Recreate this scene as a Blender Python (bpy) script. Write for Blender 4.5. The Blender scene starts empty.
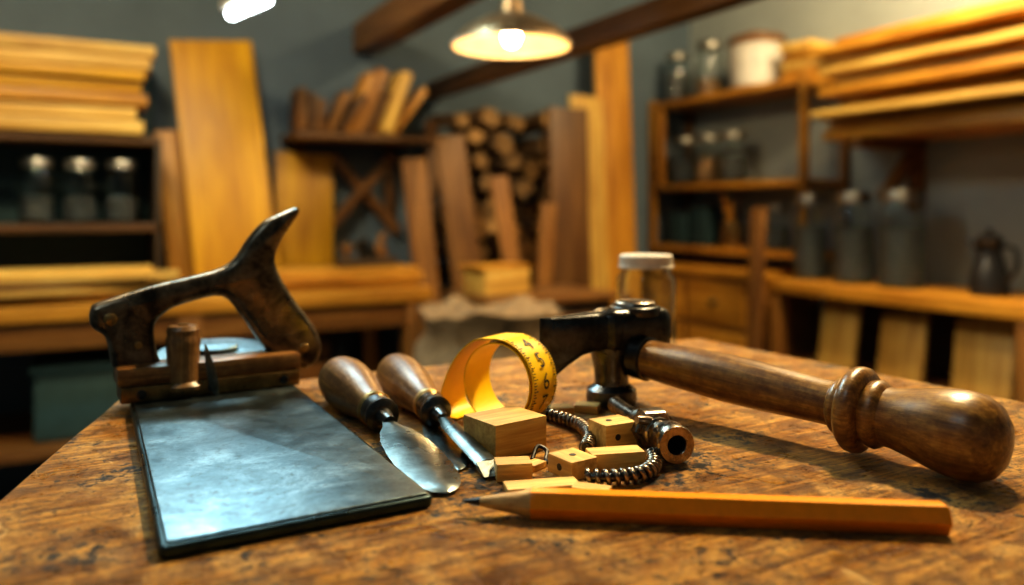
import bpy, bmesh, math, random
from mathutils import Vector, Matrix, Euler, noise as mnoise
random.seed(7)
TH = math.radians(28); CT, ST = math.cos(TH), math.sin(TH)
TOP = 0.90                      # height of main workbench top
F = Matrix.Translation((0, 0, TOP)) @ Matrix.Rotation(-TH, 4, 'Z')   # main bench frame (bench stands turned in the room)
I4 = Matrix.Translation((0, 0, TOP))                                 # room frame, heights relative to bench top
scene = bpy.context.scene
def rnd(a, b): return random.uniform(a, b)

# ------------------------------------------------------------------ materials
def new_mat(name):
    m = bpy.data.materials.new(name); m.use_nodes = True
    nt = m.node_tree; b = nt.nodes['Principled BSDF']
    return m, nt, b
def N(nt, t, **kw):
    n = nt.nodes.new(t)
    for k, v in kw.items(): setattr(n, k, v)
    return n
def ramp(nt, stops):
    r = N(nt, 'ShaderNodeValToRGB'); e = r.color_ramp.elements
    while len(e) > 1: e.remove(e[-1])
    e[0].position = stops[0][0]; e[0].color = (*stops[0][1], 1)
    for p, c in stops[1:]:
        x = e.new(p); x.color = (*c, 1)
    return r
def lc_coord(nt, scale):
    a = N(nt, 'ShaderNodeAttribute', attribute_name='lc')
    mp = N(nt, 'ShaderNodeMapping'); mp.inputs['Scale'].default_value = scale
    nt.links.new(a.outputs['Vector'], mp.inputs['Vector'])
    return mp
def noise(nt, vec, scale, detail=5, rough=.6, dist=0):
    n = N(nt, 'ShaderNodeTexNoise'); n.inputs['Scale'].default_value = scale
    n.inputs['Detail'].default_value = detail; n.inputs['Roughness'].default_value = rough
    n.inputs['Distortion'].default_value = dist
    nt.links.new(vec, n.inputs['Vector']); return n
def mixc(nt, mode, fac, a, b):
    m = N(nt, 'ShaderNodeMix', data_type='RGBA', blend_type=mode)
    for sock, val in ((m.inputs[0], fac), (m.inputs[6], a), (m.inputs[7], b)):
        if hasattr(val, 'is_linked'): nt.links.new(val, sock)
        elif isinstance(val, tuple): sock.default_value = (*val, 1)
        else: sock.default_value = val
    return m.outputs[2]
def bump(nt, b, h, strength, dist=.002):
    bp = N(nt, 'ShaderNodeBump'); bp.inputs['Strength'].default_value = strength
    bp.inputs['Distance'].default_value = dist
    nt.links.new(h, bp.inputs['Height']); nt.links.new(bp.outputs[0], b.inputs['Normal'])
def var_mul(nt, col):
    a = N(nt, 'ShaderNodeAttribute', attribute_name='var')
    c = N(nt, 'ShaderNodeCombineColor')
    for i in range(3): nt.links.new(a.outputs['Fac'], c.inputs[i])
    return mixc(nt, 'MULTIPLY', 1.0, col, c.outputs[0])
def yel(c, g=1.16): return (c[0]*.97, min(1, c[1]*g), c[2]*1.05)
def wood(name, light, dark, k=1.0, rough=.5, bm=.3, coat=0.0, wear=0.0):
    light, dark = yel(light), yel(dark, 1.2)
    m, nt, b = new_mat(name)
    v1 = lc_coord(nt, (3*k, 55*k, 55*k)); v2 = lc_coord(nt, (1.6*k, 14*k, 14*k))
    n1 = noise(nt, v1.outputs[0], 3, 6, .65); n2 = noise(nt, v2.outputs[0], 2, 3, .5, 1.2)
    mid = tuple((a+c)/2 for a, c in zip(light, dark))
    r1 = ramp(nt, [(.3, dark), (.55, mid), (.72, light)])
    r2 = ramp(nt, [(.35, (.50, .36, .24)), (.6, (1, 1, 1))])
    nt.links.new(n1.outputs['Fac'], r1.inputs[0]); nt.links.new(n2.outputs['Fac'], r2.inputs[0])
    c = mixc(nt, 'MULTIPLY', .6, r1.outputs[0], r2.outputs[0])
    if wear:
        v3 = lc_coord(nt, (1, 1, 1)); n3 = noise(nt, v3.outputs[0], 60*k, 6, .7)
        r3 = ramp(nt, [(.42, (0, 0, 0)), (.58, (1, 1, 1))]); nt.links.new(n3.outputs['Fac'], r3.inputs[0])
        d = mixc(nt, 'MIX', r3.outputs[0], tuple(x*2 for x in dark), (1, 1, 1))
        c = mixc(nt, 'MULTIPLY', wear, c, d)
    c = var_mul(nt, c)
    nt.links.new(c, b.inputs['Base Color']); b.inputs['Roughness'].default_value = rough
    b.inputs['Coat Weight'].default_value = coat; b.inputs['Coat Roughness'].default_value = .25
    bump(nt, b, n1.outputs['Fac'], bm); return m
def metal(name, col, rough=.3, spots=.5, metallic=1.0, k=1.0, col2=None, bm=.15):
    m, nt, b = new_mat(name)
    v = lc_coord(nt, (1, 1, 1)); n1 = noise(nt, v.outputs[0], 45*k, 8, .7, .4); n2 = noise(nt, v.outputs[0], 14*k, 4, .6)
    r = ramp(nt, [(.38, tuple(x*(1-spots) for x in col)), (.62, col if col2 is None else col2)])
    nt.links.new(n1.outputs['Fac'], r.inputs[0])
    r2 = ramp(nt, [(.3, (rough*.7,)*3), (.75, (min(1, rough*1.7),)*3)]); nt.links.new(n2.outputs['Fac'], r2.inputs[0])
    nt.links.new(var_mul(nt, r.outputs[0]), b.inputs['Base Color']); nt.links.new(r2.outputs[0], b.inputs['Roughness'])
    b.inputs['Metallic'].default_value = metallic; bump(nt, b, n1.outputs['Fac'], bm, .001); return m
def paint(name, col, rough=.5, k=20, amt=.25, metallic=0, bm=.05):
    m, nt, b = new_mat(name)
    v = lc_coord(nt, (1, 1, 1)); n1 = noise(nt, v.outputs[0], k, 5, .6)
    r = ramp(nt, [(.3, tuple(x*(1-amt) for x in col)), (.7, col)]); nt.links.new(n1.outputs['Fac'], r.inputs[0])
    nt.links.new(var_mul(nt, r.outputs[0]), b.inputs['Base Color']); b.inputs['Roughness'].default_value = rough
    b.inputs['Metallic'].default_value = metallic; bump(nt, b, n1.outputs['Fac'], bm); return m
def emit(name, col, s):
    m, nt, b = new_mat(name); b.inputs['Base Color'].default_value = (*col, 1)
    b.inputs['Emission Color'].default_value = (*col, 1); b.inputs['Emission Strength'].default_value = s; return m
def glass(name, col=(.75, .9, .88)):
    m, nt, b = new_mat(name); b.inputs['Base Color'].default_value = (*col, 1)
    b.inputs['Transmission Weight'].default_value = 1; b.inputs['Roughness'].default_value = .04
    b.inputs['IOR'].default_value = 1.30; return m

M = {}
M['orange'] = wood('orange_pine', (.84, .37, .055), (.38, .125, .012), .5, .42)
M['pale'] = wood('pale_pine', (.96, .58, .18), (.62, .28, .055), .5, .5)
M['brown'] = wood('brown_oak', (.32, .130, .036), (.10, .032, .008), .5, .5)
M['dark'] = wood('dark_walnut', (.10, .050, .026), (.03, .015, .008), .5, .55)
M['ply'] = wood('golden_plywood', (.84, .40, .015), (.54, .21, .006), .35, .45)
M['benchw'] = wood('bench_wood', (.52, .21, .05), (.19, .06, .012), .5, .5)
M['handle'] = wood('hammer_handle_wood', (.52, .24, .055), (.14, .048, .010), 2.2, .33, .2, .35, .5)
M['grip'] = wood('tool_handle_wood', (.44, .22, .085), (.17, .07, .024), 2.2, .40, .2, .2, .45)
M['block'] = wood('offcut_wood', (.92, .54, .19), (.62, .29, .08), 2.5, .55, .3)
M['railw'] = wood('rail_wood', (.48, .22, .075), (.17, .06, .017), 2.5, .38, .3, .2, .4)
M['steel'] = metal('brushed_steel', (.24, .28, .28), .25, .6)
M['edge'] = metal('blade_dark_edge', (.05, .075, .08), .28, .3)
M['iron'] = metal('dark_iron', (.085, .088, .09), .27, .6, .95, 1.5)
M['frame'] = metal('aged_bronze', (.09, .078, .062), .27, .6, .9, 1.3, (.22, .175, .125))
M['bolt'] = metal('oily_steel', (.38, .32, .26), .25, .6, 1, 4)
M['brass'] = metal('worn_brass', (.46, .31, .13), .32, .5, 1, 2)
M['black'] = paint('black_enamel', (.02, .02, .022), .3)
M['tape'] = paint('yellow_tape', (1.0, .62, .006), .35, 60, .10)
M['ink'] = paint('black_ink', (.03, .02, .01), .6)
M['pencil'] = paint('orange_pencil_lacquer', (.86, .29, .005), .26, 150, .15)
M['pencilw'] = wood('pencil_cedar', (.75, .42, .17), (.50, .22, .07), 6, .6)
M['lead'] = paint('graphite', (.02, .02, .022), .35, metallic=.4)
M['white'] = paint('white_enamel', (.70, .66, .58), .4)
M['lidm'] = metal('jar_lid_metal', (.38, .36, .31), .35, .3)
M['fill'] = paint('jar_contents_grey', (.13, .135, .13), .6, 60, .8, 0, .6)
M['fill2'] = paint('jar_contents_brown', (.46, .25, .09), .6, 60, .7, 0, .6)
M['glass'] = glass('jar_glass', (.93, .97, .97))
M['teal'] = paint('teal_box', (.03, .075, .085), .6)
M['sack'] = paint('burlap', (.28, .19, .10), .9, 40, .5, 0, .6)
M['fin'] = paint('lampshade_inside', (.90, .68, .38), .45)
M['fout'] = metal('lampshade_outside', (.33, .22, .12), .35, .5, .8)
M['bulb'] = emit('warm_bulb', (1, .66, .30), 170)
M['tube'] = emit('cool_tube', (.85, .97, 1), 24)
M['bark'] = wood('bark', (.28, .13, .05), (.06, .026, .010), 1, .9, .8)
M['endgrain'] = paint('log_end', (.46, .26, .09), .8, 25, .6)

def wall_mat(name, col, amt=.25):
    m, nt, b = new_mat(name); v = lc_coord(nt, (1, 1, 1))
    n1 = noise(nt, v.outputs[0], 2.0, 6, .65); n2 = noise(nt, v.outputs[0], 40, 5, .6)
    r = ramp(nt, [(.3, tuple(x*(1-amt) for x in col)), (.7, col)]); nt.links.new(n1.outputs['Fac'], r.inputs[0])
    nt.links.new(r.outputs[0], b.inputs['Base Color']); b.inputs['Roughness'].default_value = .85
    bump(nt, b, n2.outputs['Fac'], .2, .004); return m
M['wall'] = wall_mat('grey_plaster', (.120, .165, .205)); M['wall2'] = wall_mat('warm_grey_plaster', (.36, .40, .39))
M['floor'] = wall_mat('dark_concrete', (.04, .055, .06), .5); M['ceil'] = wall_mat('ceiling_paint', (.2, .22, .22))

def plate_mat():
    m, nt, b = new_mat('blade_steel')
    v = lc_coord(nt, (1, 1, 1)); vs = lc_coord(nt, (160, 6, 6))
    n1 = noise(nt, v.outputs[0], 22, 10, .78, .3); n2 = noise(nt, vs.outputs[0], 2, 4, .6); n4 = noise(nt, v.outputs[0], 150, 6, .75); n5 = noise(nt, v.outputs[0], 30, 6, .7, .6)
    r = ramp(nt, [(.36, (.045, .065, .073)), (.52, (.10, .135, .15)), (.66, (.22, .27, .285))]); nt.links.new(n1.outputs['Fac'], r.inputs[0])
    rs = ramp(nt, [(.54, (0, 0, 0)), (.64, (.65, .65, .65))]); nt.links.new(n4.outputs['Fac'], rs.inputs[0])
    c = mixc(nt, 'MIX', rs.outputs[0], r.outputs[0], (.04, .04, .038))
    nt.links.new(c, b.inputs['Base Color']); b.inputs['Metallic'].default_value = 1
    rr = ramp(nt, [(.3, (.28,)*3), (.7, (.48,)*3)]); nt.links.new(n5.outputs['Fac'], rr.inputs[0]); nt.links.new(rr.outputs[0], b.inputs['Roughness'])
    bump(nt, b, n2.outputs['Fac'], .08, .0005); return m
M['plate'] = plate_mat()

def table_mat():
    m, nt, b = new_mat('worn_bench_top')
    vg = lc_coord(nt, (7, 90, 7)); vb = lc_coord(nt, (2.5, 20, 2.5)); v = lc_coord(nt, (1, 1, 1))
    vsx = lc_coord(nt, (9, 260, 9)); vsy = lc_coord(nt, (130, 22, 20))
    g = noise(nt, vg.outputs[0], 2.8, 9, .74, .4); g2 = noise(nt, vb.outputs[0], 2.4, 5, .65, 2.0); g3 = noise(nt, vsx.outputs[0], 2.0, 3, .6); g4 = noise(nt, vsy.outputs[0], 2.0, 3, .6, 1.0)
    r1 = ramp(nt, [(.32, (.07, .022, .004)), (.44, (.33, .125, .018)), (.55, (.66, .31, .045)), (.70, (.96, .56, .13))])
    nt.links.new(g.outputs['Fac'], r1.inputs[0])
    r2 = ramp(nt, [(.36, (.24, .17, .12)), (.54, (1, 1, 1))]); nt.links.new(g2.outputs['Fac'], r2.inputs[0])
    c = mixc(nt, 'MULTIPLY', .8, r1.outputs[0], r2.outputs[0])
    w = noise(nt, v.outputs[0], 24, 9, .78, .5); rw = ramp(nt, [(.48, (0, 0, 0)), (.62, (.7, .7, .7))]); nt.links.new(w.outputs['Fac'], rw.inputs[0])
    c = mixc(nt, 'MIX', rw.outputs[0], c, (.84, .48, .12))
    d = noise(nt, v.outputs[0], 55, 8, .75); rd = ramp(nt, [(.48, (0, 0, 0)), (.60, (.75, .75, .75))]); nt.links.new(d.outputs['Fac'], rd.inputs[0])
    c = mixc(nt, 'MIX', rd.outputs[0], c, (.15, .062, .017))
    rg = ramp(nt, [(.32, (.8, .8, .8)), (.42, (0, 0, 0))]); nt.links.new(g3.outputs['Fac'], rg.inputs[0])
    c = mixc(nt, 'MIX', rg.outputs[0], c, (.07, .030, .012))
    rg4 = ramp(nt, [(.26, (.7, .7, .7)), (.34, (0, 0, 0))]); nt.links.new(g4.outputs['Fac'], rg4.inputs[0])
    c = mixc(nt, 'MIX', rg4.outputs[0], c, (.88, .58, .22))
    d2 = noise(nt, v.outputs[0], 260, 6, .75); rd2 = ramp(nt, [(.55, (0, 0, 0)), (.63, (.9, .9, .9))]); nt.links.new(d2.outputs['Fac'], rd2.inputs[0])
    c = mixc(nt, 'MIX', rd2.outputs[0], c, (.045, .022, .011))
    s1 = noise(nt, v.outputs[0], 150, 8, .76, .2); s2 = noise(nt, v.outputs[0], 12, 3, .6)
    add = N(nt, 'ShaderNodeMath', operation='MULTIPLY_ADD'); nt.links.new(s2.outputs['Fac'], add.inputs[0])
    add.inputs[1].default_value = .9; nt.links.new(s1.outputs['Fac'], add.inputs[2])
    sub = N(nt, 'ShaderNodeMapRange'); nt.links.new(add.outputs[0], sub.inputs[0])
    sub.inputs[1].default_value = 1.03; sub.inputs[2].default_value = 1.08
    c = mixc(nt, 'MIX', sub.outputs[0], c, (.018, .022, .028))
    nt.links.new(c, b.inputs['Base Color'])
    rr = ramp(nt, [(.3, (.20,)*3), (.7, (.46,)*3)]); nt.links.new(w.outputs['Fac'], rr.inputs[0]); nt.links.new(rr.outputs[0], b.inputs['Roughness'])
    hs = N(nt, 'ShaderNodeMath', operation='ADD'); nt.links.new(g.outputs['Fac'], hs.inputs[0]); nt.links.new(s1.outputs['Fac'], hs.inputs[1])
    bump(nt, b, hs.outputs[0], 1.0, .003)
    return m
M['table'] = table_mat()

# ------------------------------------------------------------------ builder
def axis_mat(p0, p1, up=Vector((0, 0, 1))):
    p0, p1 = Vector(p0), Vector(p1); z = (p1-p0).normalized()
    x = up.cross(z)
    if x.length < 1e-5: x = Vector((1, 0, 0))
    x.normalize(); y = z.cross(x)
    m = Matrix((x, y, z)).transposed().to_4x4(); m.translation = p0; return m
def catmull(pts, n=4, closed=True):
    out = []; L = len(pts); P = [Vector(p) for p in pts]
    rng = L if closed else L-1
    for i in range(rng):
        g = (lambda j: P[j % L]) if closed else (lambda j: P[max(0, min(L-1, j))])
        a, b_, c, d = g(i-1), g(i), g(i+1), g(i+2)
        for k in range(n):
            t = k/n
            out.append(.5*((2*b_)+(c-a)*t+(2*a-5*b_+4*c-d)*t*t+(3*b_-a-3*c+d)*t**3))
    if not closed: out.append(P[-1])
    return out
def vnormals(pts):
    n = len(pts); out = []
    for i in range(n):
        a, b_, c = pts[i-1], pts[i], pts[(i+1) % n]
        e1 = (b_-a).normalized(); e2 = (c-b_).normalized()
        n1 = Vector((-e1.y, e1.x)); n2 = Vector((-e2.y, e2.x)); m = n1+n2
        if m.length < 1e-6: m = n1
        m.normalize(); out.append((m, max(.6, m.dot(n1))))
    return out
def inset(pts, d, lim=None):
    return [p+m*(min(d/k, lim[i]*d if lim else 9)) for i, (p, (m, k)) in enumerate(zip(pts, vnormals(pts)))]
def limits(pts, bev):
    """largest safe inset per vertex, as a factor of the bevel"""
    n = len(pts); out = []
    for i, (p, (m, k)) in enumerate(zip(pts, vnormals(pts))):
        best = 9
        for j in range(n):
            if j in (i, (i-1) % n): continue
            a, c = pts[j], pts[(j+1) % n]; e = c-a; den = m.x*e.y-m.y*e.x
            if abs(den) < 1e-12: continue
            w = a-p; t = (w.x*e.y-w.y*e.x)/den; s_ = (w.x*m.y-w.y*m.x)/den
            if t > 1e-5 and -.01 <= s_ <= 1.01: best = min(best, t)
        out.append(min(best*.36, bev/k))
    for _ in range(3): out = [min(out[i], (out[i-1]+out[i]+out[(i+1) % n])/3) for i in range(n)]
    return [o/bev for o in out]
class B:
    def __init__(s, frame=I4):
        s.bm = bmesh.new(); s.lc = s.bm.verts.layers.float_vector.new('lc'); s.vr = s.bm.verts.layers.float.new('var')
        s.M = frame; s.mats = []
    def mi(s, k):
        if k not in s.mats: s.mats.append(k)
        return s.mats.index(k)
    def put(s, vs, fs, M_, mat, var=1.0, perm=(0, 1, 2), off=None, fm=None):
        off = Vector((rnd(-5, 5), rnd(-5, 5), rnd(-5, 5))) if off is None else off
        T = s.M @ M_; nv = []
        for v in vs:
            x = s.bm.verts.new(T @ Vector(v)); x[s.lc] = Vector((v[perm[0]], v[perm[1]], v[perm[2]]))+off; x[s.vr] = var; nv.append(x)
        for i, f in enumerate(fs):
            try:
                q = s.bm.faces.new([nv[j] for j in f]); q.material_index = s.mi(fm[i] if fm else mat); q.smooth = True
            except ValueError: pass
    def box(s, c, size, rot=(0, 0, 0), mat='orange', bev=.004, var=None, M_=None):
        t = bmesh.new(); bmesh.ops.create_cube(t, size=1)
        for v in t.verts: v.co = Vector((v.co.x*size[0], v.co.y*size[1], v.co.z*size[2]))
        if bev: bmesh.ops.bevel(t, geom=list(t.edges), offset=min(bev, min(size)*.3), segments=2, profile=.6, affect='EDGES')
        t.verts.index_update(); ax = max(range(3), key=lambda i: size[i]); perm = (ax, (ax+1) % 3, (ax+2) % 3)
        Mx = M_ if M_ is not None else Matrix.Translation(c) @ Euler(rot).to_matrix().to_4x4()
        s.put([v.co[:] for v in t.verts], [[v.index for v in f.verts] for f in t.faces], Mx, mat, rnd(.75, 1.15) if var is None else var, perm); t.free()
    def rings(s, rings, M_, mat, var=1.0, perm=(0, 1, 2), caps=(True, True), segm=None, closed=False, off=None):
        n = len(rings[0]); vs = [p for r in rings for p in r]; fs = []; fm = []
        R = len(rings)
        for i in range(R if closed else R-1):
            for j in range(n):
                k = (j+1) % n; a = i*n; b_ = ((i+1) % R)*n
                fs.append((a+j, a+k, b_+k, b_+j)); fm.append(segm[i] if segm else mat)
        if not closed:
            if caps[0]: fs.append(tuple(reversed(range(n)))); fm.append(segm[0] if segm else mat)
            if caps[1]: fs.append(tuple(range((R-1)*n, R*n))); fm.append(segm[-1] if segm else mat)
        s.put(vs, fs, M_, mat, var, perm, off, fm)
    def lathe(s, prof, M_=Matrix(), mat='steel', n=32, segm=None, var=1.0, fn=None, closed=False, caps=(True, True)):
        rs = []
        for r, z in prof:
            r = max(r, 1e-5)
            rs.append([(r*math.cos(2*math.pi*j/n)*(fn(j/n, z) if fn else 1), r*math.sin(2*math.pi*j/n)*(fn(j/n, z) if fn else 1), z) for j in range(n)])
        s.rings(rs, M_, mat, var, (2, 0, 1), segm=segm, closed=closed, caps=caps)
    def prism(s, pts, z0, z1, M_, mat, bev=.003, var=1.0, steps=3, perm=(0, 1, 2), safe=False):
        pts = [Vector(p[:2]) for p in pts]; rs = []
        area = sum(pts[i-1].x*pts[i].y-pts[i].x*pts[i-1].y for i in range(len(pts)))
        if area < 0: pts.reverse()
        lim = limits(pts, bev) if safe else None
        lv = []
        for i in range(steps+1):
            a = math.pi/2*i/steps; lv.append((bev*(1-math.sin(a)), z0+bev*(1-math.cos(a))))
        for i in range(steps+1):
            a = math.pi/2*i/steps; lv.append((bev*(1-math.cos(a)), z1-bev*(1-math.sin(a))))
        for d, z in lv: rs.append([(p.x, p.y, z) for p in (inset(pts, d, lim) if d > 1e-7 else pts)])
        s.rings(rs, M_, mat, var, perm)
    def sweep(s, path, r, n=8, mat='steel', M_=Matrix(), var=1.0):
        P = [Vector(p) for p in path]; up = Vector((0, 0, 1)); rs = []; prev = None
        for i, p in enumerate(P):
            t = (P[min(i+1, len(P)-1)]-P[max(i-1, 0)]).normalized()
            if prev is None:
                x = up.cross(t); x = x if x.length > 1e-4 else Vector((1, 0, 0))
            else: x = prev-t*prev.dot(t)
            x.normalize(); prev = x; y = t.cross(x); rr = r(i/(len(P)-1)) if callable(r) else r
            rs.append([tuple(p+(x*math.cos(2*math.pi*j/n)+y*math.sin(2*math.pi*j/n))*rr) for j in range(n)])
        s.rings(rs, M_, mat, var)
    def done(s, name, sharp=35, parent=None):
        bmesh.ops.recalc_face_normals(s.bm, faces=list(s.bm.faces))
        big = [f for f in s.bm.faces if len(f.verts) > 8]
        if big: bmesh.ops.triangulate(s.bm, faces=big, ngon_method='EAR_CLIP')
        co = [v.co for v in s.bm.verts]
        mn = Vector([min(c[i] for c in co) for i in range(3)]); mx = Vector([max(c[i] for c in co) for i in range(3)])
        o = Vector(((mn.x+mx.x)/2, (mn.y+mx.y)/2, mn.z))
        for v in s.bm.verts: v.co -= o
        me = bpy.data.meshes.new(name); s.bm.to_mesh(me); s.bm.free()
        for k in s.mats: me.materials.append(M[k])
        me.set_sharp_from_angle(angle=math.radians(sharp))
        ob = bpy.data.objects.new(name, me); scene.collection.objects.link(ob); ob.location = o
        if parent: ob.parent = parent
        return ob
T = Matrix.Translation
def RZ(a): return Matrix.Rotation(math.radians(a), 4, 'Z')

# ------------------------------------------------------------------ room shell
U0, U1, V0, V1, ZC = -1.3, 2.95, -1.5, 3.45, 2.7
def shell(name, c, size, mat):
    b = B(Matrix()); b.box(c, size, mat=mat, bev=0, var=1); b.done(name)
shell('floor', ((U0+U1)/2, (V0+V1)/2, -.05), (U1-U0+.2, V1-V0+.2, .1), 'floor')
shell('ceiling', ((U0+U1)/2, (V0+V1)/2, ZC+.05), (U1-U0+.2, V1-V0+.2, .1), 'ceil')
shell('wall_back', ((U0+U1)/2, V1+.05, ZC/2), (U1-U0+.2, .1, ZC), 'wall')
shell('wall_front', ((U0+U1)/2, V0-.05, ZC/2), (U1-U0+.2, .1, ZC), 'wall')
shell('wall_left', (U0-.05, (V0+V1)/2, ZC/2), (.1, V1-V0, ZC), 'wall')
shell('wall_right', (U1+.05, (V0+V1)/2, ZC/2), (.1, V1-V0, ZC), 'wall2')

# ------------------------------------------------------------------ main workbench
b = B(F)
outl = [(-.175, -.03), (.76, .01), (.22, .94), (-.315, .640)]
edge = []
for i in range(4):
    a, c = Vector(outl[i]), Vector(outl[(i+1) % 4])
    for k in range(12):
        p = a.lerp(c, k/12); edge.append(p+Vector((rnd(-1, 1), rnd(-1, 1)))*.0012)
b.prism(edge, -.045, 0, RZ(0), 'table', .004, perm=(0, 1, 2))
R30 = Matrix.Rotation(-math.radians(29.6), 3, 'Z')      # fibres run along the back edge
for v in b.bm.verts: v[b.lc] = R30 @ v[b.lc]
for p in [(-.12, .06), (.62, .08), (.19, .83), (-.25, .60)]:
    b.box((p[0], p[1], -.045-.4275), (.07, .07, .855), (0, 0, math.radians(30)), 'benchw', .005, 1)
def bar(b, p, q, w, h, z, mat, var=1):
    p, q = Vector(p), Vector(q); d = q-p
    b.box(((p.x+q.x)/2, (p.y+q.y)/2, z), (d.length, w, h), (0, 0, math.atan2(d.y, d.x)), mat, .003, var)
bar(b, (-.12, .06), (.62, .08), .025, .09, -.095, 'benchw'); bar(b, (.62, .08), (.19, .83), .025, .09, -.095, 'benchw')
bar(b, (.19, .83), (-.25, .60), .025, .09, -.095, 'benchw'); bar(b, (-.25, .60), (-.12, .06), .025, .09, -.095, 'benchw')
b.done('workbench')

# ------------------------------------------------------------------ saw with wide steel blade
b = B(F)
SA = T((-.166, .506, 0)) @ RZ(31); SAi = SA.inverted()
def sl(x, y): p = SAi @ Vector((x, y, 0)); return (p.x, p.y)
c4 = [sl(-.1500, .3400), sl(-.0390, .4030), sl(-.1860, .6720), sl(-.2900, .6060)]
blade = []
for i in range(4):       # rounded corners
    a, c, d = Vector(c4[i-1]), Vector(c4[i]), Vector(c4[(i+1) % 4])
    u1, u2 = (a-c).normalized()*.005, (d-c).normalized()*.005
    for k in range(5):
        t = k/4; blade.append((c+u1)*(1-t)**2+c*2*t*(1-t)+(c+u2)*t*t)
b.prism(blade, .0006, .0062, SA, 'edge', .0016)
b.prism(inset(blade, .0026), .0056, .0074, SA, 'plate', .0008)
SH = T((-.243, .643, 0)) @ RZ(30.7)           # x along rail, y backwards
SR = SH @ T((.002, -.008, -.004))
b.box(None, (.132, .034, .012), mat='brass', bev=.002, var=.7, M_=SR @ T((-.003, -.004, .0175)))
b.box(None, (.136, .030, .014), mat='railw', bev=.003, var=1, M_=SR @ T((-.003, -.002, .0300)))
for x in (-.055, -.005, .050):
    b.lathe([(.0035, 0), (.0035, .001), (.0025, .0015), (.0001, .0015)], SR @ T((x, -.0208, .0175)) @ Matrix.Rotation(math.pi/2, 4, 'X'), 'iron', 16)
hp = [(-.0850, .0752), (-.0815, .0795), (-.0600, .0865), (-.0398, .092), (.0018, .1008), (.0185, .110), (.0297, .1266), (.042, .140), (.056, .147), (.0685, .1520), (.0705, .1470), (.0583, .1286), (.0517, .1143), (.0530, .1006),
      (.0657, .0769), (.085, .0497), (.0905, .0317), (.084, .0191), (.070, .0152), (.0545, .0219), (.0395, .0403), (.0254, .0623), (.0095, .0804), (-.0175, .077), (-.034, .0698), (-.0413, .059), (-.039, .039), (-.034, .026), (-.034, .018),
      (-.0660, .018), (-.0690, .030), (-.0713, .0342), (-.0750, .0538), (-.0835, .0614), (-.0858, .068)]
XZ = Matrix(((1, 0, 0, 0), (0, 0, -1, 0), (0, 1, 0, 0), (0, 0, 0, 1)))     # (x,y,z)->(x,-z,y)
b.prism(catmull([Vector(p) for p in hp], 4), -.009, .009, SH @ XZ, 'frame', .0065, steps=4, safe=True)
for sx, sz, r in [(-.072, .068, .0048), (-.053, .047, .003), (.074, .034, .004)]:
    b.lathe([(r, -.002), (r, .0005), (r*.8, .0012), (.0001, .0013)], SH @ T((sx, -.0088, sz)) @ Matrix.Rotation(math.pi/2, 4, 'X'), 'brass', 20)
KN = SH @ T((-.0225, -.018, .0130))
b.lathe([(.015, 0), (.0155, .003), (.0125, .006), (.0118, .02), (.0125, .034), (.0128, .038), (.0118, .040), (.0118, .042), (.0122, .045), (.0105, .048), (.005, .0485), (.0001, .0485)], KN, 'grip', 32, var=.95)
b.lathe([(.004, .048), (.004, .0495), (.0001, .0498)], KN, 'brass', 16)
tb = [(-.009, .048), (-.004, .036), (-.000, .022), (.001, .008), (-.0015, .0075), (-.006, .016), (-.0088, .032)]
b.prism(catmull([Vector(p) for p in tb], 4), -.001, .001, SH @ T((0, -.032, 0)) @ XZ, 'steel', .0006)
pl = [(.045*math.cos(a), .028*math.sin(a)) for a in [2*math.pi*i/40 for i in range(40)]]
b.prism(pl, -.0012, .0012, SH @ T((.008, .026, .031)) @ Matrix.Rotation(math.radians(14), 4, 'X'), 'plate', .0008)
b.prism([(.020*math.cos(a), .011*math.sin(a)) for a in [2*math.pi*i/30 for i in range(30)]], 0, .004, SH @ T((.008, .028, .0325)) @ Matrix.Rotation(math.radians(14), 4, 'X'), 'plate', .002)
b.done('hand_saw')

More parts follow.
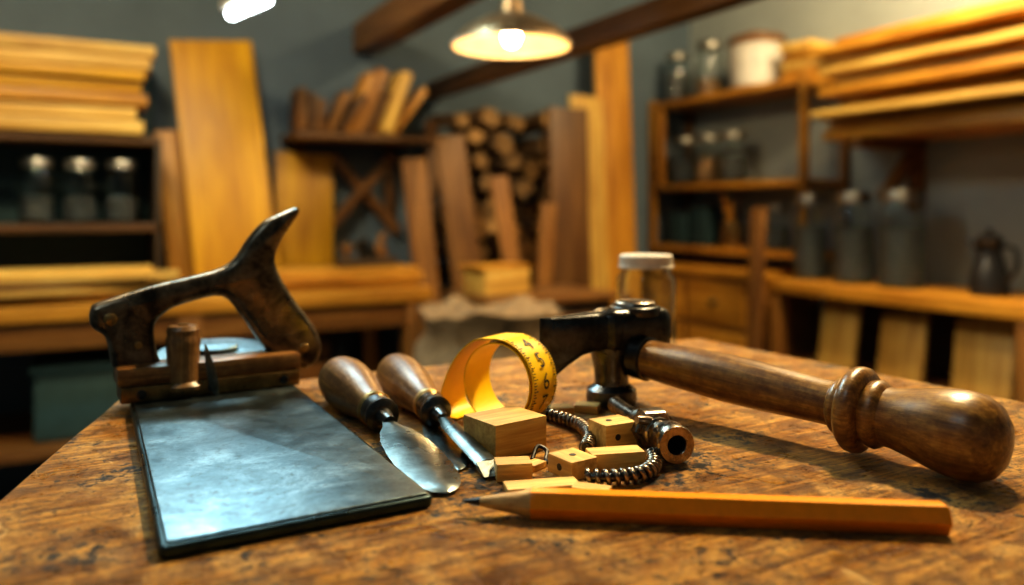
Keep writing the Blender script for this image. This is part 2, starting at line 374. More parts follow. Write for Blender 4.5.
# ------------------------------------------------------------------ chisel / knives
def blade_strip(b, p0, p1, ws, th, mat, sag=None, ts=None):
    p0, p1 = Vector(p0), Vector(p1); d = (p1-p0); L = d.length
    Mx = axis_mat(p0, p1); n = len(ws); rs = []
    for i, w in enumerate(ws):
        t = L*(ts[i] if ts else i/(n-1)); h = th*(1 if w > .003 else .5)
        rs.append([(-w, 0, t), (-w*.6, h, t), (0, h*1.25, t), (w*.6, h, t), (w, 0, t), (w*.6, -h, t), (0, -h, t), (-w*.6, -h, t)])
    b.rings(rs, Mx, mat, 1, (2, 0, 1))
def tool(name, P0, P1, tip, k, blade, bmat='steel'):
    b = B(F); L = (Vector(P1)-Vector(P0)).length; A = axis_mat(P0, P1)
    hl = L*.80
    prof = [(.0001, 0), (.008, .0012), (.0135, .005), (.0172, .012), (.019, .024), (.0192, .036), (.0183, .052), (.016, .068), (.0130, .082), (.0112, .092), (.0108, .097)]
    b.lathe([(r*k, z/.097*hl) for r, z in prof], A, 'grip', 36)
    f = [(.0112, 0), (.0122, .001), (.0122, .004), (.0110, .005), (.0108, .013), (.0116, .014), (.0116, .017), (.0095, .0185), (.006, .019), (.0045, .026), (.0040, .030)]
    b.lathe([(r*k, hl-.001+z*(L-hl+.006)/.026) for r, z in f], A, 'iron', 28, segm=['brass']*3+['iron']*7, var=1.5)
    s0 = Vector(P1)+(Vector(P1)-Vector(P0)).normalized()*.001
    if blade == 'leaf':
        blade_strip(b, s0, tip, [.004, .0042, .006, .0105, .0145, .0160, .0160, .0145, .0110, .0065, .001], .0010, bmat, ts=[0, .06, .12, .2, .34, .5, .68, .82, .92, .975, 1])
    else:
        blade_strip(b, s0, tip, [.0040, .0042, .0050, .0065, .0070, .0072, .0074, .0074], .0021, bmat, ts=[0, .08, .14, .22, .4, .7, .86, .87])
        d = (Vector(tip)-s0); e = s0+d*.87
        Mx = axis_mat(e, tip); l = d.length*.13
        b.rings([[(-.0074, .0021, 0), (.0074, .0021, 0), (.0074, -.0021, 0), (-.0074, -.0021, 0)], [(-.0074, -.0016, l), (.0074, -.0016, l), (.0074, -.0021, l), (-.0074, -.0021, l)]], Mx, 'steel', var=2.2)
    return b.done(name)
tool('palette_knife', (-.140, .636, .0195), (-.084, .530, .0122), (-.0335, .418, .0022), 1.0, 'leaf')
tool('wood_chisel', (-.1000, .665, .0180), (-.0490, .538, .0125), (-.0085, .446, .0036), .92, 'chisel')
b = B(F)
blade_strip(b, (-.060, .560, .0020), (-.0300, .4570, .0016), [.003, .0045, .007, .009, .0095, .0095, .008, .005, .001], .0008, 'steel', ts=[0, .1, .25, .45, .6, .75, .88, .96, 1])
b.done('scraper_blade')

# ------------------------------------------------------------------ yellow measuring tape roll
b = B(F)
ax = Vector((-.56, -.829, 0)).normalized(); q = Vector((-ax.y, ax.x, 0))   # q to the right/near
TM = Matrix((q, Vector((0, 0, 1)), ax)).transposed().to_4x4(); TM.translation = Vector((-.002, .562, .0308))
path = []
for i in range(150):
    t = i/149; a = math.radians(95-540*(1-t)*1.0); r = .0262+.0040*t; path.append((r*math.cos(a), r*math.sin(a)))
tail = catmull([Vector(path[-1]), Vector((-.020, .0275)), Vector((-.036, .014)), Vector((-.047, -.006)), Vector((-.050, -.022)), Vector((-.043, -.0290)), Vector((-.034, -.0292))], 8, False)
path += [tuple(p[:2]) for p in tail[1:]]
HW = .0150
def strip(b, path, hw, th, M_, mat):
    rs = []
    for i, p in enumerate(path):
        a = Vector(path[max(0, i-1)]); c = Vector(path[min(len(path)-1, i+1)]); t = (c-a).normalized(); n = Vector((t.y, -t.x))*th/2
        p = Vector(p); o, n_ = p+n, p-n
        rs.append([(o.x, o.y, -hw), (o.x, o.y, hw), (n_.x, n_.y, hw), (n_.x, n_.y, -hw)])
    b.rings(rs, M_, mat)
strip(b, path, HW, .0009, TM, 'tape')
R0 = .0308
for i in range(48):
    a = math.radians(-95+i*3.75); l = .009 if i % 4 == 0 else (.006 if i % 2 == 0 else .004)
    for z0, sg in ((-HW+.0004, 1), (HW-.0004, -1)):
        rs = []
        for rr in (R0-.0003, R0+.0001):
            rs.append([(rr*math.cos(a-.008), rr*math.sin(a-.008), z0), (rr*math.cos(a+.008), rr*math.sin(a+.008), z0), (rr*math.cos(a+.008), rr*math.sin(a+.008), z0+sg*l*.5), (rr*math.cos(a-.008), rr*math.sin(a-.008), z0+sg*l*.5)])
        b.rings(rs, TM, 'ink')
def text_geo(txt, size):
    cu = bpy.data.curves.new('t', 'FONT'); cu.body = txt; cu.size = size; cu.align_x = 'CENTER'; cu.align_y = 'CENTER'
    o = bpy.data.objects.new('t', cu); scene.collection.objects.link(o); dg = bpy.context.evaluated_depsgraph_get()
    me = bpy.data.meshes.new_from_object(o.evaluated_get(dg)); g = ([v.co[:] for v in me.vertices], [tuple(p.vertices) for p in me.polygons])
    bpy.data.objects.remove(o); bpy.data.curves.remove(cu); bpy.data.meshes.remove(me); return g
for ang, txt in [(60, '4'), (32, '5'), (4, '6'), (-24, '7'), (-52, '8')]:
    vs, fs = text_geo(txt, .016)
    out = []
    for x, y, _ in vs:
        a = math.radians(ang)+y/R0; out.append(((R0+.0002)*math.cos(a), (R0+.0002)*math.sin(a), -x))
    b.put(out, fs, TM, 'ink')
b.done('measuring_tape')

# ------------------------------------------------------------------ wooden offcuts
def offcut(x, y, size, yaw, z=0, hole=None, var=1.0, tilt=0):
    b = B(F); Mx = T((x, y, z+size[2]/2)) @ RZ(yaw) @ Matrix.Rotation(math.radians(tilt), 4, 'X')
    b.box(None, size, mat='block', bev=.0008, var=var, M_=Mx)
    if hole:
        b.lathe([(.0020, 0), (.0020, .0004), (.0001, .0005)], Mx @ T((hole[0], hole[1], size[2]/2-.0001)), 'ink', 16)
        b.lathe([(.0020, 0), (.0020, .0004), (.0001, .0005)], Mx @ T((hole[0], -size[1]/2+.0001, 0)) @ Matrix.Rotation(math.pi/2, 4, 'X'), 'ink', 16)
    b.done('wood_offcut')
offcut(-.0045, .5020, (.040, .034, .0215), 38, var=.9)
offcut(.0005, .4480, (.020, .014, .010), 8, var=1.0)
offcut(.0330, .5830, (.022, .014, .007), 10, var=.95)
offcut(.0345, .4560, (.022, .019, .0105), -55, hole=(0, 0), var=1.05)
offcut(.0600, .4660, (.032, .014, .0105), 12, var=1.08)
offcut(.0640, .5090, (.024, .020, .0165), 28, hole=(-.003, 0), var=1.0)
offcut(.0770, .5290, (.012, .012, .012), 15, var=.9)
offcut(.0160, .4300, (.040, .014, .0035), 12, var=1.1)
offcut(.0420, .4230, (.020, .010, .004), -20, var=1.0)
offcut(.0130, .4640, (.012, .009, .004), 50, var=1.1)
offcut(.0560, .5950, (.018, .013, .006), -15, var=1.0)

# ------------------------------------------------------------------ coiled springs
def spring(name, pts, r, wire, pitch):
    b = B(F); P = catmull([Vector((p[0], p[1], r+wire)) for p in pts], 10, False)
    L = [0]
    for i in range(1, len(P)): L.append(L[-1]+(P[i]-P[i-1]).length)
    tot = L[-1]; n = int(tot/pitch*14); path = []
    for i in range(n+1):
        s = tot*i/n; j = max(k for k in range(len(L)) if L[k] <= s+1e-9); j = min(j, len(P)-2)
        f = (s-L[j])/(L[j+1]-L[j]); p = P[j].lerp(P[j+1], f); t = (P[j+1]-P[j]).normalized()
        x = Vector((-t.y, t.x, 0)); a = 2*math.pi*s/pitch
        path.append(p+x*math.cos(a)*r+Vector((0, 0, 1))*math.sin(a)*r)
    b.sweep(path, wire, 7, 'bolt'); b.sweep(P, r*.75, 8, 'iron'); b.done(name, 60)
spring('coil_spring', [(.019, .578), (.028, .566), (.0385, .553), (.0470, .536), (.0495, .512), (.0450, .487)], .0034, .0014, .0048)
spring('coil_spring', [(.0400, .4360), (.0500, .4340), (.0600, .4355), (.0720, .4410), (.0810, .4560), (.0830, .4770)], .0034, .0014, .0048)
b = B(F)
b.sweep(catmull([Vector(p) for p in [(.012, .475, .002), (.0155, .484, .007), (.021, .482, .005), (.020, .472, .002), (.026, .468, .002)]], 6, False), .0013, 8, 'iron'); b.done('wire_hook')

# ------------------------------------------------------------------ threaded bolt with pipe fitting
b = B(F); A = axis_mat((.0735, .575, .0105), (.1010, .449, .0125))
pr = [(.0001, 0), (.004, .0002)]
z = .001
while z < .060:
    pr += [(.0046, z), (.0058, z+.0011)]; z += .0022
pr += [(.0050, .061), (.0050, .066)]
b.lathe(pr, A, 'bolt', 20)
hexf = lambda t, z: 1/max(math.cos(((t*6) % 1-.5)*math.pi/3), .1)*.9
b.lathe([(.0060, .050), (.0085, .051), (.0085, .057), (.0060, .058)], A, 'bolt', 24)
b.lathe([(.008, .064), (.0125, .0645), (.0135, .066), (.0135, .075), (.0125, .0765), (.008, .077)], A, 'bolt', 36, fn=hexf)
b.lathe([(.009, .076), (.0098, .078), (.0098, .083), (.0085, .084), (.0085, .094), (.0105, .095), (.0115, .096), (.0115, .107), (.0108, .109), (.0060, .109), (.0052, .108), (.0052, .085), (.0001, .085)], A, 'bolt', 36, segm=['bolt']*10+['iron']*2)
b.sweep([(.0895, .500, .016), (.083, .494, .020), (.077, .492, .021)], lambda t: .0035-.001*t, 12, 'bolt')
b.done('threaded_bolt', 50)

# ------------------------------------------------------------------ hammer
b = B(F)
HM = T((.084, .622, 0)) @ RZ(27)
def sup(hh, ht, zc, s, n=32, e=4.0):
    out = []
    for j in range(n):
        a = 2*math.pi*j/n; c, d = math.cos(a), math.sin(a)
        out.append((s, math.copysign(abs(c)**(2/e), c)*ht, zc+math.copysign(abs(d)**(2/e), d)*hh))
    return out
sec = [(-.071, .0440, .0265, .0010), (-.069, .0445, .0258, .0022), (-.061, .0475, .0225, .0048), (-.050, .0520, .0185, .0078), (-.038, .0560, .0155, .0100), (-.026, .0575, .0146, .0115), (-.019, .0575, .0150, .0125), (-.016, .0570, .0168, .0165), (-.012, .0568, .0176, .0172),
       (.0, .0568, .0178, .0176), (.026, .0568, .0178, .0176), (.032, .0568, .0174, .0172), (.037, .0568, .0160, .0155), (.0395, .0568, .0130, .0125)]
b.rings([sup(hh, ht, zc, s_) for s_, zc, hh, ht in sec], HM, 'iron')
b.lathe([(.0195, .068), (.0200, .072), (.0195, .0745), (.0185, .0752), (.0170, .0752), (.0165, .0775), (.0150, .0787), (.0001, .0790)], HM @ T((.014, 0, 0)), 'iron', 40, segm=['iron']*4+['bolt']*3)
b.lathe([(.0165, 0), (.0190, .0015), (.0198, .006), (.0190, .0120), (.0165, .0140), (.0135, .0160), (.0130, .020), (.0140, .030), (.0165, .040), (.0165, .045)], HM @ T((-.008, 0, 0)), 'iron', 36, var=1.3)
b.box(None, (.030, .028, .024), mat='iron', bev=.005, var=1, M_=HM @ T((.010, -.002, .0350)))
P0, P1 = Vector((.085, .626, .0385)), Vector((.262, .430, .0245)); A = axis_mat(P0, P1)
hf = [(.0120, 0), (.0140, .010), (.0146, .022), (.0150, .040), (.0162, .070), (.0168, .100), (.0162, .130), (.0150, .155), (.0142, .175), (.0145, .181), (.0180, .184), (.0186, .187), (.0182, .189), (.0235, .1905), (.0262, .1935), (.0268, .197), (.0262, .2005), (.0235, .2030), (.0195, .2040), (.0205, .207), (.0210, .210), (.0195, .213), (.0178, .215), (.0182, .221), (.0205, .232),
      (.0232, .243), (.0250, .253), (.0253, .261), (.0240, .269), (.0200, .276), (.0135, .2805), (.0065, .2825), (.0001, .283)]
hf = [(r*.98, z*.955) for r, z in hf]
b.lathe(hf, A, 'handle', 48)
b.lathe([(.0150, .016), (.0165, .017), (.0165, .028), (.0150, .029)], A, 'iron', 36)
b.done('hammer', 40)

# ------------------------------------------------------------------ pencil
b = B(F); r = .00675/math.cos(math.pi/6)
A = axis_mat((.2015, .3715, .0069), (-.0246, .3935, .0069))
Lp = (Vector((.2015, .3715))-Vector((-.0246, .3935))).length
def hexr(rr, z, rnd_=0):
    out = []
    for j in range(36):
        a = 2*math.pi*j/36; k = (a % (math.pi/3))-math.pi/6
        h = math.cos(math.pi/6)/math.cos(k); h = h*(1-rnd_)+rnd_*.93
        h = min(h, .985); out.append((rr*h*math.cos(a), rr*h*math.sin(a), z))
    return out
cone = .034
b.rings([hexr(r*.55, 0), hexr(r*.93, 0), hexr(r, .001), hexr(r, Lp-cone-.003), hexr(r*.985, Lp-cone), hexr(r*.80, Lp-cone+.005, .8), hexr(r*.30, Lp-.009, 1), hexr(r*.27, Lp-.0085, 1), hexr(r*.05, Lp, 1)],
        A @ RZ(0), 'pencil', 1, (2, 0, 1), segm=['pencil', 'pencil', 'pencil', 'pencil', 'pencilw', 'pencilw', 'lead', 'lead'])
b.done('pencil', 20)

# ------------------------------------------------------------------ jars
def jar(name, loc, r, h, frame=I4, fill='fill', flevel=.6, lid='lidm'):
    b = B(frame); Mx = T(loc); w = .0035 if r > .04 else .002
    o = [(r*.90, 0), (r, r*.12), (r, h*.72), (r*.96, h*.78), (r*.84, h*.83), (r*.82, h*.93)]
    inn = [(rr-w, z) for rr, z in reversed(o[1:])]+[(r*.88-w, w*1.5), (.0001, w*1.5)]
    b.lathe([(.0001, 0)]+o+inn, Mx, 'glass', 32, caps=(False, False))
    if flevel: b.lathe([(.0001, w*1.5+.001), (r*.86-w, w*1.5+.001), (r-w*1.8, r*.16), (r-w*1.8, h*flevel), (r*.5, h*flevel+.006), (.0001, h*flevel+.002)], Mx, fill, 28)
    b.lathe([(r*.86, h*.875), (r*.88, h*.88), (r*.88, h*.985), (r*.84, h), (.0001, h)], Mx, lid, 32)
    b.lathe([(r*.88, h*.87), (r*.92, h*.875), (r*.92, h*.89), (r*.88, h*.895)], Mx, lid, 32)
    return b.done(name)
jar('glass_jar', (.138, .825, 0), .031, .104, F, 'fill2', .12, 'white')
for u in (-.150, -.020, .110): jar('glass_jar', (u, 3.17, .105), .057, .220, fill='fill', flevel=.40)
for u, v, h, r in [(2.70, 2.396, .355, .066), (2.70, 2.180, .36, .075), (2.70, 1.964, .365, .082)]: jar('glass_jar', (u, v, -.14), r, h, fill='fill', flevel=.62)
for v, f in ((3.24, 'fill'), (3.07, 'fill2'), (2.90, 'fill')): jar('glass_jar', (2.745, v, .285), .068, .24, fill=f, flevel=.5)
jar('glass_jar', (2.735, 3.30, .717), .065, .25, fill='fill', flevel=.6); jar('glass_jar', (2.745, 3.06, .717), .070, .27, fill='fill2', flevel=.3)
jar('glass_jar', (2.74, 2.62, -.028), .055, .20, fill='fill', flevel=.5)

b = B(); b.lathe([(.10, 0), (.115, .01), (.125, .19), (.13, .195), (.13, .215), (.0001, .216)], T((2.78, 2.78, .717)), 'white', 36)
b.lathe([(.132, .202), (.134, .206), (.134, .23), (.12, .242), (.06, .244), (.055, .262), (.0001, .264)], T((2.78, 2.78, .717)), 'brown', 36); b.done('storage_bucket')
b = B()
for k in range(4): b.box((2.80+rnd(-.02, .02), 2.49+rnd(-.015, .015), .737+k*.042), (.20, .16, .034), (0, 0, rnd(-.1, .1)), mat=['orange', 'pale'][k % 2], bev=.003)
b.done('wood_block_pile')

# ------------------------------------------------------------------ left (back wall) bench
b = B()
b.box((.27, 3.12, -.165), (1.76, .64, .05), mat='orange', var=.85)
b.box((.27, 2.84, -.235), (1.70, .03, .09), mat='benchw', var=.6)
for u in (-.55, .30, 1.09): b.box((u, 2.85, -.545), (.075, .075, .71), mat='benchw', var=.7); b.box((u, 3.38, -.545), (.075, .075, .71), mat='benchw', var=.7)
b.box((.27, 3.12, -.60), (1.70, .58, .03), mat='brown', var=.9)
b.done('back_workbench')
b = B(); b.box((.0, 3.05, -.474), (.30, .28, .22), mat='teal', var=1, bev=.02); b.box((.0, 3.05, -.355), (.32, .30, .025), mat='teal', var=1.3, bev=.008); b.done('storage_box')
b = B(); b.box((.62, 3.1, -.448), (.36, .3, .27), mat='dark', var=1, bev=.01)
for k in range(3): b.box((.62, 2.945, -.54+k*.09), (.36, .012, .07), mat='brown', bev=.003)
b.done('wooden_crate')
b = B(); z = -.138
for k in range(5):
    t = rnd(.014, .028); b.box((-.06+rnd(-.08, .06), 2.93+rnd(-.03, .02), z+t/2), (rnd(.5, .8), rnd(.16, .24), t), (0, 0, rnd(-.10, .10)), ['orange', 'pale', 'brown', 'pale', 'pale'][k], .003); z += t+.001
b.done('plank_stack')
b = B(); z = -.138
for k in range(3):
    t = .024; b.box((.84+rnd(-.03, .03), 2.95+rnd(-.02, .02), z+t/2), (rnd(.44, .56), .20, t), (0, 0, rnd(-.06, .06)), 'orange', .003); z += t+.001
b.done('plank_stack')
b = B(); PM = T((.94, 2.95, z+.001)) @ RZ(8)
b.box(None, (.24, .06, .03), mat='dark', bev=.006, var=1.3, M_=PM @ T((0, 0, .015)))
b.lathe([(.012, 0), (.012, .02), (.022, .04), (.02, .055), (.0001, .062)], PM @ T((-.08, 0, .028)), 'brown', 20)
b.prism(catmull([Vector(p) for p in [(.03, .0), (.08, 0), (.085, .03), (.07, .055), (.085, .09), (.06, .095), (.045, .06), (.03, .03)]], 3), -.011, .011, PM @ T((.0, 0, .028)) @ XZ, 'brown', .006)
b.box(None, (.05, .045, .09), mat='iron', bev=.004, var=1, M_=PM @ T((0, 0, .055)) @ Matrix.Rotation(-.6, 4, 'Y'))
b.done('hand_plane')

# left wall shelf unit
b = B()
b.box((-.22, 3.265, .395), (.91, .33, .028), mat='brown', var=.5); b.box((-.22, 3.265, .088), (.91, .33, .028), mat='brown', var=.6)
b.box((-.22, 3.432, .27), (.91, .02, .80), mat='teal', var=1.0)
b.box((-.665, 3.265, .27), (.025, .33, .80), mat='dark', var=.8); b.box((.225, 3.265, .13), (.02, .33, .52), mat='dark', var=.8)
b.done('wall_shelf')
b = B(); z = .411
for k in range(7):
    t = [.055, .045, .05, .040, .038, .050, .048][k]; l = rnd(.72, .82)
    b.box((.205-l/2+rnd(-.05, .01), 3.225+rnd(-.02, .02), z+t/2), (l, .26, t*.84), (0, 0, rnd(-.025, .025)), ['pale', 'pale', 'orange', 'ply', 'ply', 'pale', 'pale'][k], .004, rnd(.75, 1.15)); z += t
b.done('lumber_stack')

def lean(name, u, v, z0, w, h, t, tiltx, tilty, mat, var=1):
    b = B(); b.box(None, (w, t, h), mat=mat, bev=.004, var=var, M_=T((u, v, z0)) @ Matrix.Rotation(tilty, 4, 'Y') @ Matrix.Rotation(tiltx, 4, 'X') @ T((0, 0, h/2))); return b.done(name)
lean('plywood_sheet', .520, 3.20, -.134, .31, .98, .02, -.19, -.085, 'ply', .95)
lean('leaning_board', .330, 3.29, -.136, .10, .60, .02, -.12, -.09, 'orange', .8)
lean('plywood_sheet', .80, 3.34, -.136, .24, .53, .02, -.10, .02, 'ply', .75)

# wall shelf with offcut boards, diagonal braces
b = B()
b.box((1.0, 3.29, .445), (.56, .30, .028), mat='brown', var=.7)
for u in (.80, 1.20): b.box((u, 3.43, .27), (.045, .03, .36), mat='brown', var=.6)
b.box((1.08, 3.405, .22), (.45, .03, .045), (0, math.radians(48), 0), 'brown', var=1.1); b.box((1.06, 3.37, .24), (.42, .03, .045), (0, math.radians(-48), 0), 'brown', var=.9)
b.done('bracket_shelf')
b = B()
for k in range(11):
    u = .755+k*.038; a = rnd(.30, .75) if k > 2 else rnd(0, .1); h = rnd(.18, .32) if k > 2 else rnd(.12, .18); t = rnd(.025, .050)
    b.box(None, (t, rnd(.12, .2), h), mat=random.choice(['brown', 'orange', 'brown', 'pale', 'benchw']), bev=.003, var=rnd(.5, 1.2), M_=T((u, 3.27+rnd(-.03, .03), .470)) @ Matrix.Rotation(a, 4, 'Y') @ T((0, 0, h/2)))
b.done('offcut_pile')

# firewood rack: split logs and slats tossed together
b = B()
for u in (1.315, 1.90): b.box((u, 3.22, -.18), (.045, .05, 1.44), mat='brown', var=.7)
b.box((1.61, 3.22, -.87), (.60, .36, .05), mat='brown', var=.7)
row = 0; z = -.78
while z < .62:
    u = 1.39+(row % 2)*.05
    while u < 1.84:
        r = rnd(.040, .058); wild = rnd(0, 1) < (.55 if z > .1 else .2)
        a = (rnd(-.1, .1), rnd(-.1, .1), rnd(-.15, .15)) if not wild else (rnd(-.5, .5), rnd(-.2, .2), rnd(-1.0, 1.0))
        L2 = .155 if not wild else .11
        b.lathe([(r*.1, -L2), (r*.96, -L2), (r, -L2+.005), (r*.93, L2*.9), (r*.9, L2), (.001, L2)], T((u, 3.20+rnd(-.05, .03), z+rnd(-.015, .015))) @ Euler((math.pi/2+a[0], a[1], a[2])).to_matrix().to_4x4() @ RZ(rnd(0, 360)), 'bark', random.choice([4, 5, 14]),
                segm=['endgrain', 'bark', 'bark', 'endgrain', 'endgrain'], var=rnd(.35, 1.2), fn=(lambda t, z_, ph=rnd(0, 6): 1+.14*math.sin(t*6.283*2+ph)))
        u += .106
    z += .094; row += 1
b.done('firewood_pile', 50)
for u, v, z0, w, h, tx, ty, mat, var in [(1.27, 2.95, -.898, .10, 1.26, -.03, -.10, 'brown', 1.3), (1.46, 2.92, -.898, .13, 1.36, -.03, -.13, 'brown', .9), (1.66, 2.88, -.898, .08, 1.20, -.02, -.15, 'brown', 1.5), (1.60, 2.83, -.898, .07, 1.08, -.02, .08, 'benchw', .8)]:
    lean('leaning_board', u, v, z0, w, h, .025, tx, ty, mat, var)
b = B(); b.box((1.46, 2.60, -.53), (.50, .34, .74), mat='dark', var=1, bev=.006); b.box((1.46, 2.59, -.165), (.54, .38, .025), mat='brown', var=1)
for k in (0, 1): b.box((1.34+k*.24, 2.425, -.53), (.22, .015, .62), mat='brown', var=.6); b.lathe([(.012, 0), (.012, .02), (.0001, .022)], T((1.42+k*.08, 2.417, -.42)) @ Matrix.Rotation(math.pi/2, 4, 'X'), 'iron', 12)
b.done('low_cabinet')
b = B(); b.box((1.32, 2.60, -.106), (.20, .14, .09), (0, 0, .15), 'pale', var=.8); b.box((1.31, 2.60, -.053), (.22, .15, .012), (0, 0, .15), 'orange', var=.9); b.done('wooden_box')
b = B(); rs = []
prof = [(.16, 0), (.21, .03), (.235, .15), (.24, .35), (.235, .52), (.21, .64), (.19, .68), (.205, .72), (.215, .755), (.18, .735), (.10, .72), (.001, .715)]
for r, z in prof:
    ring = []
    for j in range(48):
        a = 2*math.pi*j/48; k = 1+.12*mnoise.noise(Vector((math.cos(a)*1.6, math.sin(a)*1.6, z*5)))+.06*mnoise.noise(Vector((math.cos(a)*6, math.sin(a)*6, z*14)))
        ring.append((r*k*math.cos(a), r*k*math.sin(a), z+(.05*mnoise.noise(Vector((math.cos(a)*2.3, math.sin(a)*2.3, 3))) if z > .6 else 0)))
    rs.append(ring)
b.rings(rs, T((1.06, 2.14, -.898)) @ RZ(20), 'sack'); b.done('burlap_sack', 80)

# tall boards in the corner
for u, v, w, h, tx, ty, mat, var in [(1.80, 2.84, .19, 1.48, -.03, 0.0, 'brown', .7), (2.02, 3.00, .18, 1.60, -.12, .045, 'pale', .9), (1.94, 3.08, .10, 1.50, -.12, .03, 'brown', 1.1), (2.22, 3.06, .20, 1.94, -.12, .045, 'orange', 1.0)]:
    lean('leaning_board', u, v, -.898, w, h, .028, tx, ty, mat, var)

# right wall shelf unit (corner)
b = B()
for z in (.268, .700, -.045): b.box((2.80, 2.915, z), (.28, 1.03, .03), mat='orange', var=.95)
for v in (2.40, 3.42): b.box((2.67, v, .33), (.035, .03, .80), mat='orange', var=.6); b.box((2.92, v, .33), (.035, .03, .80), mat='brown', var=1)
b.box((2.67, 3.35, .48), (.035, .03, .40), mat='orange', var=.7)
b.done('corner_shelf')
b = B(); b.box((2.735, 2.98, -.52), (.40, .86, .75), mat='benchw', var=.9, bev=.006); b.box((2.72, 2.98, -.135), (.44, .90, .025), mat='orange', var=.95)
for r in range(3):
    for k in range(2):
        b.box((2.528, 2.78+k*.41, -.27-r*.22), (.02, .37, .19), mat='orange', var=rnd(.75, 1.0), bev=.006)
        b.lathe([(.014, 0), (.008, .01), (.016, .022), (.0001, .028)], T((2.519, 2.78+k*.41, -.27-r*.22)) @ Matrix.Rotation(-math.pi/2, 4, 'Y'), 'iron', 14)
b.done('drawer_cabinet')
for u, v, w, h in [(2.76, 3.26, .13, .17), (2.76, 3.10, .12, .20)]:
    b = B(); b.box((u, v, -.028+h/2), (w, w, h), mat='teal', var=.7, bev=.01); b.box((u, v, -.029+h), (w*1.04, w*1.04, .02), mat='black', bev=.005, var=1); b.done('storage_tin')
b = B(); b.lathe([(.05, 0), (.055, .01), (.05, .12), (.045, .12), (.045, .02), (.001, .02)], T((2.74, 2.90, -.028)), 'brass', 24)
for k in range(9):
    a = rnd(0, 6.28); b.sweep([(2.74, 2.90, 0), (2.74+.05*math.cos(a), 2.90+.05*math.sin(a), .17+rnd(0, .06))], .008, 8, random.choice(['orange', 'brown', 'iron']))
b.done('brush_pot')

# right counter
b = B()
b.box((2.735, 1.42, -.165), (.42, 2.10, .05), mat='orange', var=1.05)
b.box((2.735, 1.42, -.50), (.42, 2.10, .035), mat='benchw', var=.8)
for v in (.42, 1.42, 2.44): b.box((2.56, v, -.545), (.06, .06, .71), mat='benchw', var=.7); b.box((2.90, v, -.545), (.06, .06, .71), mat='benchw', var=.7)
b.box((2.93, 1.42, -.55), (.02, 2.05, .68), mat='dark', var=.9)
b.done('side_counter')
for v, w, h in [(2.18, .17, .26), (1.90, .18, .25), (1.60, .20, .27)]:
    b = B(); b.box(None, (.02, w, h), mat='pale', bev=.003, var=.7, M_=T((2.60, v, -.470)) @ Matrix.Rotation(.32, 4, 'Y') @ Matrix.Rotation(-.12, 4, 'X') @ T((0, 0, h/2))); b.done('small_board')
b = B(); b.box(None, (.03, .07, 1.06), mat='brown', bev=.012, var=1, M_=T((2.40, 2.44, -.898)) @ Matrix.Rotation(.05, 4, 'Y') @ T((0, 0, .53))); b.done('wooden_post')
b = B(); PM = T((2.70, 1.633, -.139))
b.lathe([(.055, 0), (.062, .01), (.060, .07), (.045, .12), (.036, .145), (.042, .175), (.050, .185), (.044, .19), (.030, .205), (.010, .21), (.010, .225), (.0001, .228)], PM, 'black', 28)
b.sweep(catmull([Vector(p) for p in [(0, -.038, .165), (0, -.085, .16), (0, -.090, .10), (0, -.058, .05)]], 6, False), .008, 10, 'black', PM)
b.sweep(catmull([Vector(p) for p in [(0, .040, .13), (0, .060, .165), (0, .078, .185)]], 4, False), lambda t: .016-.008*t, 10, 'black', PM)
b.done('coffee_pot')
b = B(); b.box((2.72, 1.33, -.118), (.22, .20, .04), mat='dark', var=1.5); b.box((2.72, 1.33, -.078), (.20, .18, .035), mat='brown', var=1); b.done('book_stack')

# lumber rack on right wall
b = B(); b.box((2.75, 1.53, .440), (.40, 1.34, .035), mat='orange', var=1)
for v in (1.2, 2.06):
    b.box((2.75, v, .405), (.38, .05, .04), mat='brown', var=1.2); b.box((2.925, v, .30), (.04, .05, .30), mat='brown', var=1.2)
    b.box((2.83, v, .30), (.30, .045, .04), (0, math.radians(-45), 0), 'brown', var=1.2)
b.done('lumber_rack')
b = B(); z = .460
for k in range(9):
    t = rnd(.036, .050); u = 2.565+(-.07 if k % 2 else .03)+rnd(-.02, .02)
    while u < 2.86:
        w = rnd(.09, .14); end = 2.25+rnd(-.12, .05); l = rnd(.85, 1.15)
        b.box((min(u+w/2, 2.91-w/2), end-l/2, z+t/2), (w*.93, l, t*.60), (rnd(-.006, .006), 0, rnd(-.04, .04)), random.choice(['pale', 'pale', 'orange', 'pale']), .003, rnd(.7, 1.2)); u += w
    for v in (1.5, 1.9): b.box((2.76, v, z+t*.9), (.26, .03, t*.22), mat='dark', bev=0, var=1)   # stickers between layers
    z += t
b.done('lumber_stack')

# ------------------------------------------------------------------ ceiling beams + lights
b = B(); b.box((1.42, 1.0, .700), (.07, 4.88, .075), mat='brown', var=.9, bev=.006)
for v in (-.8, 1.1): b.box((1.42, v, 1.27), (.05, .05, 1.06), mat='brown', var=.6)
b.done('ceiling_beam')
b = B(); b.box((1.09, 1.0, .905), (.11, 4.88, .13), mat='brown', var=1.1, bev=.008)
for v in (-.6, 1.3): b.box((1.09, v, 1.385), (.05, .05, .83), mat='brown', var=.6)
b.done('ceiling_beam')
b = B(); LM = T((1.078, 2.03, .622))
b.lathe([(.168, 0), (.172, .002), (.168, .012), (.135, .045), (.075, .078), (.035, .092), (.030, .13), (.0001, .132), ], LM, 'fout', 48, caps=(False, True))
b.lathe([(.166, .001), (.164, .010), (.131, .041), (.072, .072), (.030, .085), (.0001, .087)], LM, 'fin', 48, caps=(False, True))
b.lathe([(.1660, .001), (.1720, .002), (.1720, -.003), (.1660, -.003)], LM, 'white', 48, closed=True)
b.sweep([(0, 0, .13), (0, 0, .218)], .006, 8, 'black', LM)
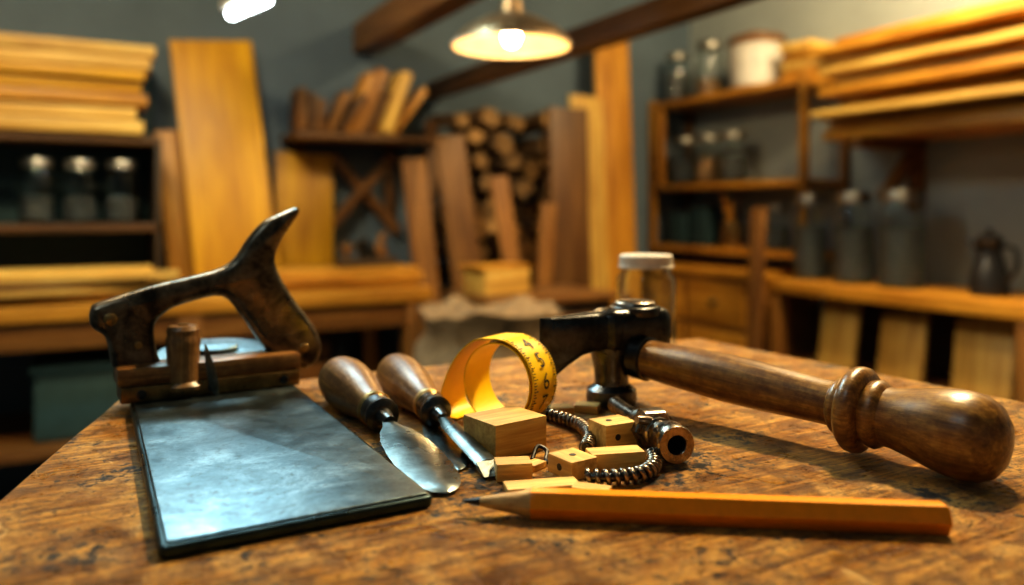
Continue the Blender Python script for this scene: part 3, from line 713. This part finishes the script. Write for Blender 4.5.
b.lathe([(.0001, -.002), (.014, .003), (.022, .018), (.024, .030), (.019, .046), (.014, .060), (.013, .084)], LM, 'bulb', 24, segm=['bulb']*5+['lidm'])
b.done('pendant_lamp', 60)
def light(name, loc, size, energy, col, target, sy=None):
    l = bpy.data.lights.new(name, 'AREA'); l.energy = energy; l.color = col; l.shape = 'RECTANGLE'; l.size = size; l.size_y = sy or size
    o = bpy.data.objects.new(name, l); scene.collection.objects.link(o); o.location = loc
    d = Vector(target)-Vector(loc); o.rotation_euler = d.to_track_quat('-Z', 'Y').to_euler()
    return o
b = B(F); TL = T((-.876, 2.66, .825)) @ RZ(-47)
b.box(None, (.32, .06, .03), mat='white', bev=.008, var=1, M_=TL @ T((0, 0, .030))); b.sweep([(-.13, 0, 0), (.13, 0, 0)], .017, 14, 'tube', TL)
for x in (-.12, .12): b.sweep([(x, 0, .042), (x, 0, .974)], .004, 6, 'black', TL)
b.done('tube_lamp')
def added_fixture(X, Y, z, w, d, energy, col, tgt, yaw=0):  # unseen area light with an invented housing, added to light the scene
    b = B(F); Mx = T((X, Y, z)) @ RZ(yaw)
    b.box(None, (w+.06, d+.06, .04), mat='white', bev=.008, var=1, M_=Mx @ T((0, 0, .03)))
    for x in (-w*.4, w*.4): b.sweep([(x, 0, .045), (x, 0, ZC-TOP-z-.001)], .005, 6, 'black', Mx)
    o = b.done('added_light_housing')
    L = light('added_area_light', F @ Vector((X, Y, z)), w, energy, col, F @ Vector(tgt), sy=d)
    L.parent = o; L.matrix_parent_inverse = Matrix.Translation(-o.location)
added_fixture(-.75, 1.9, 1.45, .8, .3, 38, (.58, .90, 1.0), (-.3, .9, 0))  # added cool light, puts a highlight on the saw blade
added_fixture(.60, 1.25, 1.35, .26, .20, 84, (1, .74, .40), (.2, .65, 0))
added_fixture(1.3, 2.2, 1.50, .7, .4, 84, (1, .76, .43), (1.6, 3.0, .1))  # added warm light to brighten the right background
added_fixture(-.9, 1.3, 1.52, .4, .3, 52, (1, .78, .46), (-1.0, 3.0, .0))  # added warm light to brighten the left background
added_fixture(-.55, -.15, 1.35, .6, .4, 4, (.7, .92, 1.0), (0, .5, 0))  # added dim fill from behind the camera

w = bpy.data.worlds.new('world'); scene.world = w; w.use_nodes = True
w.node_tree.nodes['Background'].inputs[0].default_value = (.3, .42, .45, 1); w.node_tree.nodes['Background'].inputs[1].default_value = .2

# ------------------------------------------------------------------ camera
cd = bpy.data.cameras.new('camera'); cam = bpy.data.objects.new('camera', cd); scene.collection.objects.link(cam)
cam.location = F @ Vector((0, 0, .15)); cam.rotation_euler = (math.pi/2, 0, -TH)
cd.sensor_width = 36; cd.lens = 28.125; cd.shift_y = -.0806; cd.clip_start = .01
cd.dof.use_dof = True; cd.dof.focus_distance = .48; cd.dof.aperture_fstop = 3.5
scene.camera = cam
scene.view_settings.view_transform = 'Standard'
for lk in ('Medium High Contrast', 'Standard - Medium High Contrast', 'None'):
    try:
        scene.view_settings.look = lk; print('LOOK', lk); break
    except Exception: pass
scene.view_settings.exposure = 0.0
